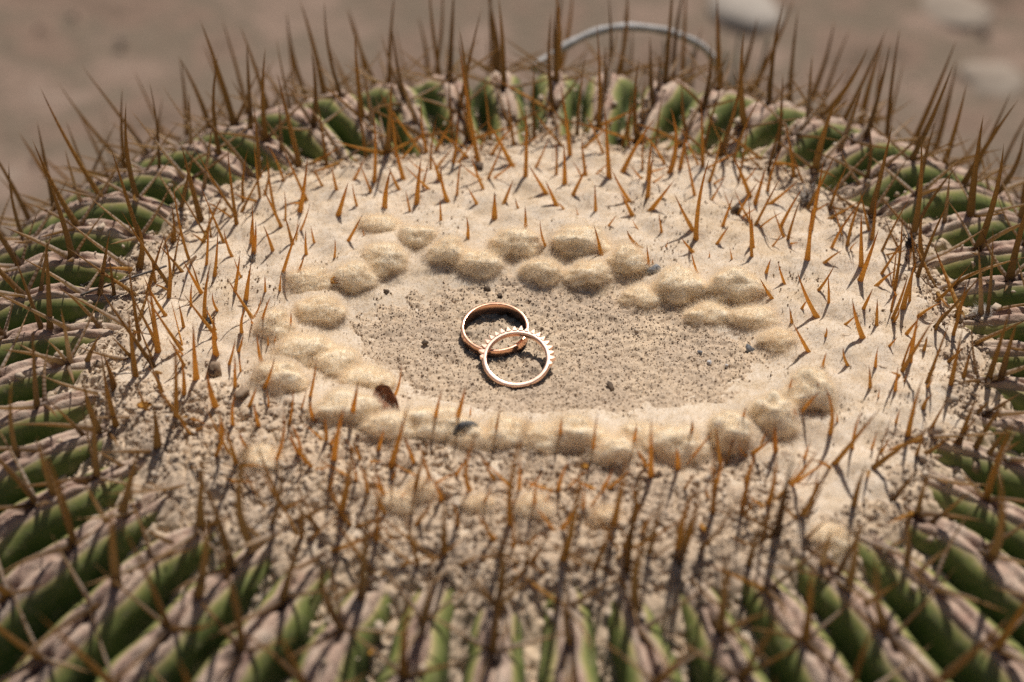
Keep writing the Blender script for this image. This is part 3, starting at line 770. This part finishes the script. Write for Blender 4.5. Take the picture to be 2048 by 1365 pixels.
# rows of older spines along the rib crests
tb = Bp
for ang, s_, r_, z_, a_r, a_z in areoles:
    if r_ < 112: continue
    er = np.array([math.cos(ang), SY * math.sin(ang), 0]); er /= np.linalg.norm(er)
    et = np.array([-math.sin(ang), math.cos(ang), 0])
    N_ = er * a_r + np.array([0, 0, a_z]); N_ /= np.linalg.norm(N_)
    al = np.cross(et, N_); al = al if al @ er > 0 or al[2] < 0 else -al
    if al[2] > 0.2: al = -al
    B = np.array([r_ * math.cos(ang), SY * r_ * math.sin(ang), z_]) - N_ * 1.4
    near_t = np.min(np.linalg.norm(tb - B, axis=1)) if len(tb) else 99
    J = lambda s=.12: rng.normal(0, s, 3)
    inner = r_ < 132
    if near_t > 9:
        d = .62 * np.array([0, 0, 1]) + .45 * N_ + .1 * er + J(.13); d /= np.linalg.norm(d)
        L = rng.uniform(30, 44)
        SPINES.append((B, B + d * L, np.cross(d, J(1)) * L * .012, rng.uniform(1.15, 1.5), np.clip(rng.normal(.46, .06), .3, .55)))
    for sg in (-1, 1):
        if near_t < 7 and rng.random() < .5: continue
        d = sg * .80 * et - .22 * al + .50 * N_ + J(.16); d /= np.linalg.norm(d)
        L = rng.uniform(18, 27)
        SPINES.append((B, B + d * L, np.cross(d, J(1)) * L * .012, rng.uniform(.7, .95), rng.uniform(.45, .98) if not inner else rng.uniform(.15, .6)))
    d = .85 * al + .42 * N_ + J(.12); d /= np.linalg.norm(d)
    L = rng.uniform(20, 30)
    SPINES.append((B, B + d * L, np.cross(d, J(1)) * L * .012, rng.uniform(.9, 1.15), rng.uniform(.5, 1.0)))

PHW = 2 * math.pi / NR
allB = np.array([q[0] for q in SPINES[:n_traced]])
for k in range(NR):
    for r0 in (86, 96, 106, 115):
        a0 = PHI0 + (k + (.5 if r0 in (96, 115) else 0)) * PHW + rng.normal(0, .012); r_ = r0 + rng.normal(0, 2)
        x_, y_ = r_ * math.cos(a0), SY * r_ * math.sin(a0)
        z_ = float(top_z(x_, y_)); B = np.array([x_, y_, z_ - .6])
        if np.min(np.linalg.norm(allB - B, axis=1)) < (4.5 if y_ < -20 or abs(x_) > 95 else 6): continue
        if np.hypot((x_ - hc[0]) / hrx, (y_ - hcy) / hry) < 1.12: continue
        er = np.array([math.cos(a0), math.sin(a0), 0]); et = np.array([-er[1], er[0], 0])
        L = rng.uniform(11, 19) + 12 * sstep(90, 116, r_)
        d = np.array([0, 0, 1.0]) + .25 * er + rng.normal(0, .14, 3); d /= np.linalg.norm(d)
        ag = .1 + .3 * sstep(100, 118, r_) + rng.normal(0, .05)
        SPINES.append((B, B + d * L, rng.normal(0, .008, 3) * L, rng.uniform(.62, .9), max(0, ag)))
        for sg in (-1, 1):
            if rng.random() < .2: continue
            d = np.array([0, 0, .8]) + sg * .7 * et + rng.normal(0, .2, 3); d /= np.linalg.norm(d)
            Bs = B + sg * et * 1.6
            SPINES.append((Bs, Bs + d * L * rng.uniform(.4, .8), rng.normal(0, .008, 3) * L, rng.uniform(.42, .6), max(0, ag - .1)))

NSIDE, NRING = 7, 9
tt = np.linspace(0, 1, NRING + 1)[:-1]
def spine_mesh(B, T, bend, w, age):
    ax = (T - B); L = np.linalg.norm(ax); ax = ax / L
    h = np.array([0, 0, 1.0]) if abs(ax[2]) < .9 else np.array([1.0, 0, 0])
    e1 = np.cross(ax, h); e1 /= np.linalg.norm(e1); e2 = np.cross(ax, e1)
    ro = rng.uniform(0, math.pi); e1, e2 = e1 * math.cos(ro) + e2 * math.sin(ro), e2 * math.cos(ro) - e1 * math.sin(ro)
    c = ax * L * tt[:, None] + bend * (4 * tt * (1 - tt))[:, None] * 2
    rad = .88 * w * (1 - tt ** 1.35) ** .9 * (1 + .22 * np.exp(-tt / .06)) * (1 + rng.normal(0, .035, NRING))
    ph = np.arange(NSIDE) / NSIDE * 2 * math.pi
    V = c[:, None, :] + rad[:, None, None] * (np.cos(ph)[None, :, None] * e1 + .74 * np.sin(ph)[None, :, None] * e2)
    V = np.concatenate([V.reshape(-1, 3), [ax * L]])
    F = []
    for i in range(NRING - 1):
        for j in range(NSIDE):
            j2 = (j + 1) % NSIDE
            a, b, c2, d = i * NSIDE + j, i * NSIDE + j2, (i + 1) * NSIDE + j2, (i + 1) * NSIDE + j
            F += [(a, b, c2), (a, c2, d)]
    k = (NRING - 1) * NSIDE
    F += [(k + j, k + (j + 1) % NSIDE, NRING * NSIDE) for j in range(NSIDE)]
    al = np.concatenate([np.repeat(tt, NSIDE), [1.0]])
    return V, np.array(F), al, np.full(len(V), age)

def shown_size(sp):
    B, T = sp[0], sp[1]
    q = [(P - CAM) for P in (B, T)]
    s = [np.array([v @ RGT, v @ UPV]) / (v @ FWD) * FOC / 36 * 2048 for v in q]
    m = (s[0] + s[1]) / 2
    inside = abs(s[1][0]) < 1040 and -700 < s[1][1] < 760
    return np.linalg.norm(s[0] - s[1]) * (1 if inside else .01)
order = sorted(range(len(SPINES)), key=lambda i: -(shown_size(SPINES[i]) * (1.6 if i < n_traced else 1)))
single = set(order[:300])
mv, mf, ma, mg, off = [], [], [], [], 0
for i, sp in enumerate(SPINES):
    V, F, al, ag = spine_mesh(*sp)
    if i in single:
        mesh_obj('spine', V, F, M_SPINE, cactus, attrs={'along': al, 'age': ag}, loc=sp[0] - CZ)
    else:
        mv.append(V + sp[0] - CZ); mf.append(F + off); ma.append(al); mg.append(ag); off += len(V)
o = mesh_obj('small_spines', np.concatenate(mv), np.concatenate(mf), M_SPINE, cactus, attrs={'along': np.concatenate(ma), 'age': np.concatenate(mg)})
tag(o, None, None, None, 'stuff')
print('SPINES', len(SPINES), n_traced)

# ------------------------------------------------------------------ rings
def lathe(section, n=128):
    ph = np.arange(n) / n * 2 * math.pi
    sec = np.array(section)
    V = np.stack([sec[None, :, 0] * np.cos(ph)[:, None], sec[None, :, 0] * np.sin(ph)[:, None], np.broadcast_to(sec[None, :, 1], (n, len(sec)))], -1)
    m = len(sec); F = []
    i, j = np.meshgrid(np.arange(n), np.arange(m), indexing='ij'); i = i.ravel(); j = j.ravel()
    i2 = (i + 1) % n; j2 = (j + 1) % m
    return V.reshape(-1, 3), np.stack([i * m + j, i2 * m + j, i2 * m + j2, i * m + j2], 1)

def band_section(ri, ro, w, bev=.22):
    h = w / 2
    pts = []
    for cx, cz, a0 in ((ro - bev, h - bev, 0), (ri + bev, h - bev, 90), (ri + bev, -h + bev, 180), (ro - bev, -h + bev, 270)):
        for q in range(6):
            a = math.radians(a0 + q * 18)
            pts.append((cx + bev * math.cos(a), cz + bev * math.sin(a)))
    # gentle doming of the outer face
    k = [(ro + .10, -h * .3), (ro + .10, h * .3)]
    return k[1:] + pts + k[:1]

RI1, RO1, W1 = 9.1, 10.05, 4.7
V, F = lathe(band_section(RI1, RO1, W1))
r1 = mesh_obj('wedding_band', V, F, M_GOLD1, None)
T1 = math.radians(7)
z1 = float(np.median([top_z(RING1[0] + 9.6 * math.cos(a), RING1[1] + 9.6 * math.sin(a)) for a in np.linspace(0, 6.2, 40)]))
C1 = np.array([RING1[0], RING1[1], z1 - 1.1 + W1 / 2])
r1.location = C1 * MM; r1.rotation_euler = (T1, 0, 0)
tag(r1, 'plain wide rose gold wedding band lying flat in the dust', 'ring')

RI2, RO2, W2 = 8.55, 9.85, 1.75
ring2 = bpy.data.objects.new('toothed_ring', None)
ring2.empty_display_size = .01
COL.objects.link(ring2)
cen = rays(1033, 719)
ph = np.linspace(0, 2 * math.pi, 360)
R1m = np.array(Matrix.Rotation(T1, 3, 'X'))
rim1 = np.concatenate([(R1m @ np.stack([r * np.cos(ph), r * np.sin(ph), np.full(360, W1 / 2)])).T + C1 for r in (RI1 + .1, (RI1 + RO1) / 2, RO1)])
for deg in np.arange(4, 30, .25):        # tip it up until its back edge clears the wide band it leans on
    T2 = math.radians(deg); rot2 = Matrix.Rotation(math.radians(-1.5), 3, 'Y') @ Matrix.Rotation(T2, 3, 'X'); R2m = np.array(rot2)
    under = (R2m @ np.stack([RO2 * np.cos(ph), RO2 * np.sin(ph), np.full(360, -W2 / 2)])).T
    zc = C1[2]
    for _ in range(6):
        C2 = CAM + cen * ((zc - CAM[2]) / cen[2])
        lowest = np.percentile(under[:, 2] + zc - top_z(under[:, 0] + C2[0], under[:, 1] + C2[1], np.maximum(WOOL, DUST - fine - clod)), 4)
        zc -= lowest + .55
    loc = (rim1 - C2) @ R2m; rl = np.hypot(loc[:, 0], loc[:, 1])
    inr = (rl > RI2 - .05) & (rl < RO2 + .05)
    pen = (loc[inr, 2] + W2 / 2).max() if inr.any() else -1
    if pen < .02: break
ring2.location = C2 * MM
ring2.rotation_euler = rot2.to_euler()
tag(ring2, 'slim bright rose gold ring with toothed crown edge leaning on the wide band', 'ring')
V, F = lathe(band_section(RI2, RO2, W2, .32))
mesh_obj('band', V, F, M_GOLD2, ring2)
# twin-pointed teeth round half of the rim
NT_ = 19
for q in range(NT_):
    a = math.radians(-12 + q * (188 / (NT_ - 1)))
    hw = .66; h = (1.30 + .12 * math.sin(q * 2.3)) if 0 < q < NT_ - 1 else .7
    prof2 = [(-hw, -.25), (hw, -.25), (hw * .97, h * .12), (hw * .50, h * .62), (hw * .16, h), (-hw * .16, h), (-hw * .50, h * .62), (-hw * .97, h * .12)]
    tv = []
    for zz, s in ((-W2 * .30, .85), (-W2 * .05, .97), (W2 * .44, 1.05), (W2 * .62, .92)):
        for tx, ry in prof2:
            r = RO2 + (ry if ry < 0 else ry * s); tg = tx * s
            tv.append((r * math.cos(a) - tg * math.sin(a), r * math.sin(a) + tg * math.cos(a), zz))
    tf = []
    for l in range(3):
        for i in range(8):
            i2 = (i + 1) % 8
            tf.append((l * 8 + i, l * 8 + i2, l * 8 + 8 + i2, l * 8 + 8 + i))
    for b0, fl in ((0, True), (24, False)):
        for tri in ((0, 1, 2), (0, 2, 7), (7, 2, 3), (7, 3, 6), (6, 3, 4), (6, 4, 5)):
            t3 = tuple(b0 + x for x in tri); tf.append(t3[::-1] if fl else t3)
    mesh_obj('tooth', np.array(tv), tf, M_GOLD2, ring2, smooth=False)

# ------------------------------------------------------------------ debris on the crown
def at(px, py, up=0.0):
    p = hit(px, py, top_z)[0]; return p + np.array([0, 0, up])

def rock_bit(name, px, py, size, mat, label, cat, sq=(1, .8, .7), grp=None, amp=.75):
    v = IV2 * np.array(sq) * size
    v = v * (1 + amp * fbm(IV2[:, 0] * 2 + px, IV2[:, 1] * 2 + IV2[:, 2] * 2.3 + py, 97, 2))[:, None]
    o = mesh_obj(name, v, IF2, mat, None, smooth=False, loc=at(px, py, size * .35))
    o.rotation_euler = (rng.uniform(-.4, .4), rng.uniform(-.4, .4), rng.uniform(0, 6))
    tag(o, label, cat, grp); return o
M_GREY = mat_simple('grey_pebble', (.10, .105, .11), (.34, .34, .34), 900, .5)
M_WHITE = mat_simple('white_pebble', (.42, .40, .38), (.70, .68, .66), 900, .7)
M_DARK = mat_simple('dark_crumb', (.07, .05, .036), (.22, .16, .11), 900, .9)
rock_bit('pebble', 1308, 543, 1.75, M_GREY, 'shiny dark grey pebble among the wool tufts behind the rings', 'pebble')
rock_bit('pebble', 1499, 702, 1.35, M_GREY, 'small grey and white pebble right of the rings in the hollow', 'pebble', (.8, .8, 1))
rock_bit('pebble', 1418, 727, 1.0, M_WHITE, 'tiny white pebble in the dust, larger of the two white ones', 'pebble')
rock_bit('pebble', 1453, 733, .6, M_WHITE, 'tiniest white pebble beside another white pebble in the dust', 'pebble')
rock_bit('pebble', 1400, 706, .75, M_GREY, 'tiny dark pebble in the dust above the white pebbles', 'pebble')
rock_bit('soil_crumb', 975, 580, 1.35, M_DARK, 'dark soil crumb just behind the wide gold band', 'crumb', (1.3, .7, .7))
rock_bit('soil_crumb', 1000, 594, .95, M_DARK, 'smaller brown crumb touching the dust behind the wide band', 'crumb')
rock_bit('soil_crumb', 772, 585, .9, M_DARK, 'brown crumb at the left back of the dusty hollow', 'crumb')
rock_bit('soil_crumb', 851, 688, .9, M_DARK, 'dark crumb in the dust left of the wide gold band', 'crumb')
rock_bit('soil_crumb', 1470, 424, 1.7, M_DARK, 'blackish crumb on clean wool behind the right tufts', 'crumb', (.8, .8, 1))
rock_bit('soil_crumb', 960, 338, 1.9, M_DARK, 'dark crumb at the foot of a spine on the back wool', 'crumb', (1.2, .8, .8))
rock_bit('soil_crumb', 1220, 775, 1.2, M_DARK, 'dark crumb in the dust right of the toothed ring', 'crumb', (1.5, .8, .6))
rock_bit('soil_clod', 430, 748, 2.6, M_CRUMB, 'rounded grey brown soil clod on the left wool', 'clod', (.9, .8, 1.0))
rock_bit('soil_clod', 484, 790, 2.2, M_CRUMB, 'pale flat soil clod on the wool left of brown tuft', 'clod', (1.2, .9, .6))

# brown leaf: folded, curled blade
def leaf(name, px, py, L, W, mat, label, cat, rotz, tilt_x, curl=.5, fold=.5, ragged=.1, up=2.0):
    nu, nv = 15, 9
    u = np.linspace(0, 1, nu)[:, None]; v = np.linspace(-1, 1, nv)[None, :]
    wd = W * np.sin(np.clip(u * 1.02, 0, 1) * math.pi) ** .7 * (1 - .35 * u)
    x = (u - .5) * L + 0 * v; y = v * wd * (1 + ragged * vnoise(u * 9, v * 3 + px, 5))
    z = fold * np.abs(y) + curl * L * (u - .5) ** 2 + .35 * vnoise(u * 6, v * 4 + py, 9)
    top = np.stack([x, y + 0 * x, z], -1).reshape(-1, 3)
    bot = top - np.array([0, 0, .22])
    F = grid_faces(nu, nv); n = nu * nv
    V = np.concatenate([top, bot]); Fa = [tuple(f) for f in F] + [tuple((f + n)[::-1]) for f in F]
    edge = [i * nv for i in range(nu)] + [(nu - 1) * nv + j for j in range(1, nv)] + [i * nv + nv - 1 for i in range(nu - 2, -1, -1)] + [j for j in range(nv - 2, 0, -1)]
    for a, b in zip(edge, edge[1:] + edge[:1]): Fa.append((a, a + n, b + n, b))
    o = mesh_obj(name, V, Fa, mat, None, loc=at(px, py, up))
    o.rotation_euler = (tilt_x, .1, rotz)
    tag(o, label, cat); return o
M_LEAF = mat_simple('brown_leaf', (.16, .055, .025), (.34, .15, .075), 350, .7, .0004, .25)
leaf('dry_leaf', 778, 815, 11.5, 3.9, M_LEAF, 'curled red brown dry leaf on the wool left of the toothed ring', 'leaf', -.9, .75, .12, .5, .12, 2.6)
M_HUSK = mat_simple('grey_husk', (.05, .05, .05), (.17, .17, .17), 500, .6)
# curled dark husk
t = np.linspace(0, 1, 16); ang = 2.9 - 2.5 * t
cx = np.stack([3.6 * np.cos(ang), .8 * np.sin(t * 3), 3.8 * np.sin(ang)], 1)
def tube(path, rad, ns=7):
    path = np.asarray(path, float); n = len(path); rad = np.broadcast_to(rad, (n,))
    tg = np.gradient(path, axis=0); tg /= np.linalg.norm(tg, axis=1)[:, None]
    ref = np.array([.31, .9, .3]); e1 = np.cross(tg, ref); e1 /= np.linalg.norm(e1, axis=1)[:, None]; e2 = np.cross(tg, e1)
    ph = np.arange(ns) / ns * 2 * math.pi
    V = path[:, None, :] + rad[:, None, None] * (np.cos(ph)[None, :, None] * e1[:, None] + np.sin(ph)[None, :, None] * e2[:, None])
    F = [(i * ns + j, i * ns + (j + 1) % ns, (i + 1) * ns + (j + 1) % ns, (i + 1) * ns + j) for i in range(n - 1) for j in range(ns)]
    F += [tuple(range(ns))[::-1], tuple((n - 1) * ns + j for j in range(ns))]
    return V.reshape(-1, 3), F
V, F = tube(cx, 1.0 * np.sin(np.clip(t, .04, .97) * math.pi) ** .5 + .12)
o = mesh_obj('curled_husk', V, F, M_HUSK, None, loc=at(934, 872, .2)); o.rotation_euler = (.2, 0, .2)
tag(o, 'curled dark grey husk standing at the front of the wool tufts', 'husk')

# withered flower remains: tangled dark shreds
def clump(name, px, py, R, n, mat, label, cat, w=.28, up=1.0, flat=.8):
    Vs, Fs, off = [], [], 0
    for q in range(n):
        d = rng.normal(0, 1, 3); d[2] = abs(d[2]) * flat; d /= np.linalg.norm(d)
        s = rng.normal(0, .45, 3); tq = np.linspace(0, 1, 6)[:, None]
        pth = d * R * tq * rng.uniform(.6, 1.1) + s * R * tq ** 2 + rng.normal(0, R * .15, 3)
        V, F = tube(pth, w * rng.uniform(.6, 1.5) * (1 - .6 * tq[:, 0]), 5)
        Vs.append(V); Fs += [tuple(i + off for i in f) for f in F]; off += len(V)
    v = IV2 * R * .42 * np.array([1, 1, .8]); v = v * (1 + .5 * fbm(IV2[:, 0] * 3 + px, IV2[:, 1] * 3 + IV2[:, 2], 44, 2))[:, None]
    Vs.append(v); Fs += [tuple(int(i) + off for i in f) for f in IF2]
    o = mesh_obj(name, np.concatenate(Vs), Fs, mat, None, loc=at(px, py, up)); tag(o, label, cat); return o
M_WITH = mat_simple('withered', (.02, .017, .015), (.12, .10, .085), 600, .8)
M_WITHP = mat_simple('withered_pale', (.16, .13, .10), (.42, .37, .32), 600, .9)
clump('withered_flower', 1250, 285, 5.0, 26, M_WITH, 'black withered flower tuft among the back ribs', 'dry flower')
clump('withered_flower', 1612, 405, 5.0, 26, M_WITHP, 'grey brown withered flower tuft at the right wool edge', 'dry flower', .25)
clump('withered_flower', 160, 575, 6.0, 24, M_WITH, 'black shredded flower remains at the left rim by the dry stem', 'dry flower', .55)
clump('withered_flower', 505, 520, 2.2, 14, M_WITHP, 'small grey fluff of dead petals on the left wool', 'dry flower', .14, .5)
clump('withered_flower', 418, 645, 2.4, 12, M_WITH, 'small dark grey shred beside a spine on the left wool', 'dry flower', .3, .4)
clump('withered_flower', 1820, 490, 3.4, 16, M_WITH, 'dark shred between right ribs and spines', 'dry flower', .3, .4)
# white fuzzy ball at the right
v = IV3 * 3.0
ball = mesh_obj('seed_ball', v, IF3, mat_simple('seed_ball', (.38, .33, .27), (.62, .57, .5), 500), None, loc=at(1962, 648, 2.2))
tag(ball, 'white fuzzy seed ball among the spines near the right edge', 'seed')
nb = 1500; d = rng.normal(0, 1, (nb, 3)); d /= np.linalg.norm(d, axis=1)[:, None]
fibres('fuzz', d * 2.7, d, rng.uniform(.8, 1.8, nb), .05, mat_fibre('seed_fuzz', (.6, .56, .5), (.8, .77, .72)), ball)
# yellow petals
M_PETAL = mat_simple('yellow_petal', (.50, .22, .03), (.62, .34, .07), 300, .7, .0003, .3)
leaf('petal', 672, 566, 4.6, 1.5, M_PETAL, 'crumpled yellow petal shred among the left back tufts', 'petal', .9, .5, .3, .5, .3, 1.0)
leaf('petal', 716, 736, 3.4, 1.0, M_PETAL, 'thin curled yellow petal on wool left of the rings', 'petal', 2.1, .7, .5, .4, .3, .9)
leaf('petal', 1171, 936, 2.4, 1.0, M_PETAL, 'tiny orange petal crumb on soil in front of the tufts', 'petal', .4, .3, .3, .4, .3, .7)
leaf('petal', 1405, 1062, 3.6, 1.2, M_PETAL, 'yellow petal shred on cloddy soil at the right front', 'petal', 1.9, .5, .3, .4, .3, .9)
leaf('petal', 740, 1306, 3.0, 1.4, M_PETAL, 'orange petal caught on a front rib at the bottom', 'petal', .2, .3, .2, .4, .3, .9)
leaf('petal', 290, 815, 4.2, 1.5, M_PETAL, 'orange yellow petal on dirty wool at the left', 'petal', .2, .3, .2, .4, .3, .8)
# dry stems
M_STEM = mat_simple('dry_stem', (.10, .085, .075), (.24, .21, .18), 300, .7)
def stem(name, pxs, ups, rad, label, mat=M_STEM):
    pts = np.array([at(a, b, u) for (a, b), u in zip(pxs, ups)])
    tq = np.linspace(0, len(pts) - 1, 24); P = np.stack([np.interp(tq, np.arange(len(pts)), pts[:, i]) for i in range(3)], 1)
    for _ in range(3): P[1:-1] = (P[:-2] + P[1:-1] * 2 + P[2:]) / 4
    o0 = P[0].copy(); V, F = tube(P - o0, rad * np.linspace(1, .8, 24), 6)
    o = mesh_obj(name, V, F, mat, None, loc=o0); tag(o, label, 'stem'); return o
stem('dry_grass', [(-20, 672), (90, 650), (200, 610), (340, 566)], [5, 6, 6, 6.5], .42, 'thin dry grass stem reaching from left edge over the ribs')
stem('dry_grass', [(-20, 700), (80, 668), (160, 630), (250, 596)], [5, 4, 3, 1.5], .25, 'hair thin dry stem just below the longer grass stem')

# arching grey twig and dry shrub behind the cactus
def far_pt(px, py, Yw):
    d = rays(px, py); return CAM + d * ((Yw - CAM[1]) / d[1])
tw = np.array([far_pt(*p) for p in [(1066, 138, 158), (1120, 98, 166), (1180, 66, 172), (1240, 52, 176), (1320, 58, 180), (1385, 80, 184), (1425, 108, 186), (1445, 170, 188), (1450, 300, 190)]])
tq = np.linspace(0, len(tw) - 1, 40); P = np.stack([np.interp(tq, np.arange(len(tw)), tw[:, i]) for i in range(3)], 1)
for _ in range(6): P[1:-1] = (P[:-2] + P[1:-1] * 2 + P[2:]) / 4
o0 = P[0].copy(); V, F = tube(P - o0, 1.6 * (1 + .12 * np.sin(np.arange(40) * 1.3)), 8)
o = mesh_obj('dry_twig', V, F, mat_simple('grey_twig', (.32, .31, .29), (.60, .58, .55), 200, .8), None, loc=o0)
tag(o, 'pale grey twig arching over the spines behind the cactus', 'twig')
sp0 = far_pt(1425, 100, 235); sp0[2] = GROUND_Z
shrub = empty('dry_shrub', sp0)
tag(shrub, 'blurred grey green dry shrub beyond the arching twig', 'shrub')
M_SHR = mat_simple('shrub_blade', (.09, .09, .055), (.20, .18, .125), 60, .8)
top_c = far_pt(1425, 100, 235)[2] - GROUND_Z
for q in range(60):
    hgt = top_c * rng.uniform(.75, 1.02); lean = rng.normal(0, 16, 2)
    tq = np.linspace(0, 1, 7)[:, None]
    pth = np.array([0, 0, 1.0]) * hgt * tq + np.array([lean[0], lean[1], 0]) * tq ** 2 + np.append(rng.normal(0, 7, 2), 0)
    V, F = tube(pth, 1.7 * (1 - .6 * tq[:, 0]), 5)
    mesh_obj('blade', V, F, M_SHR, shrub)
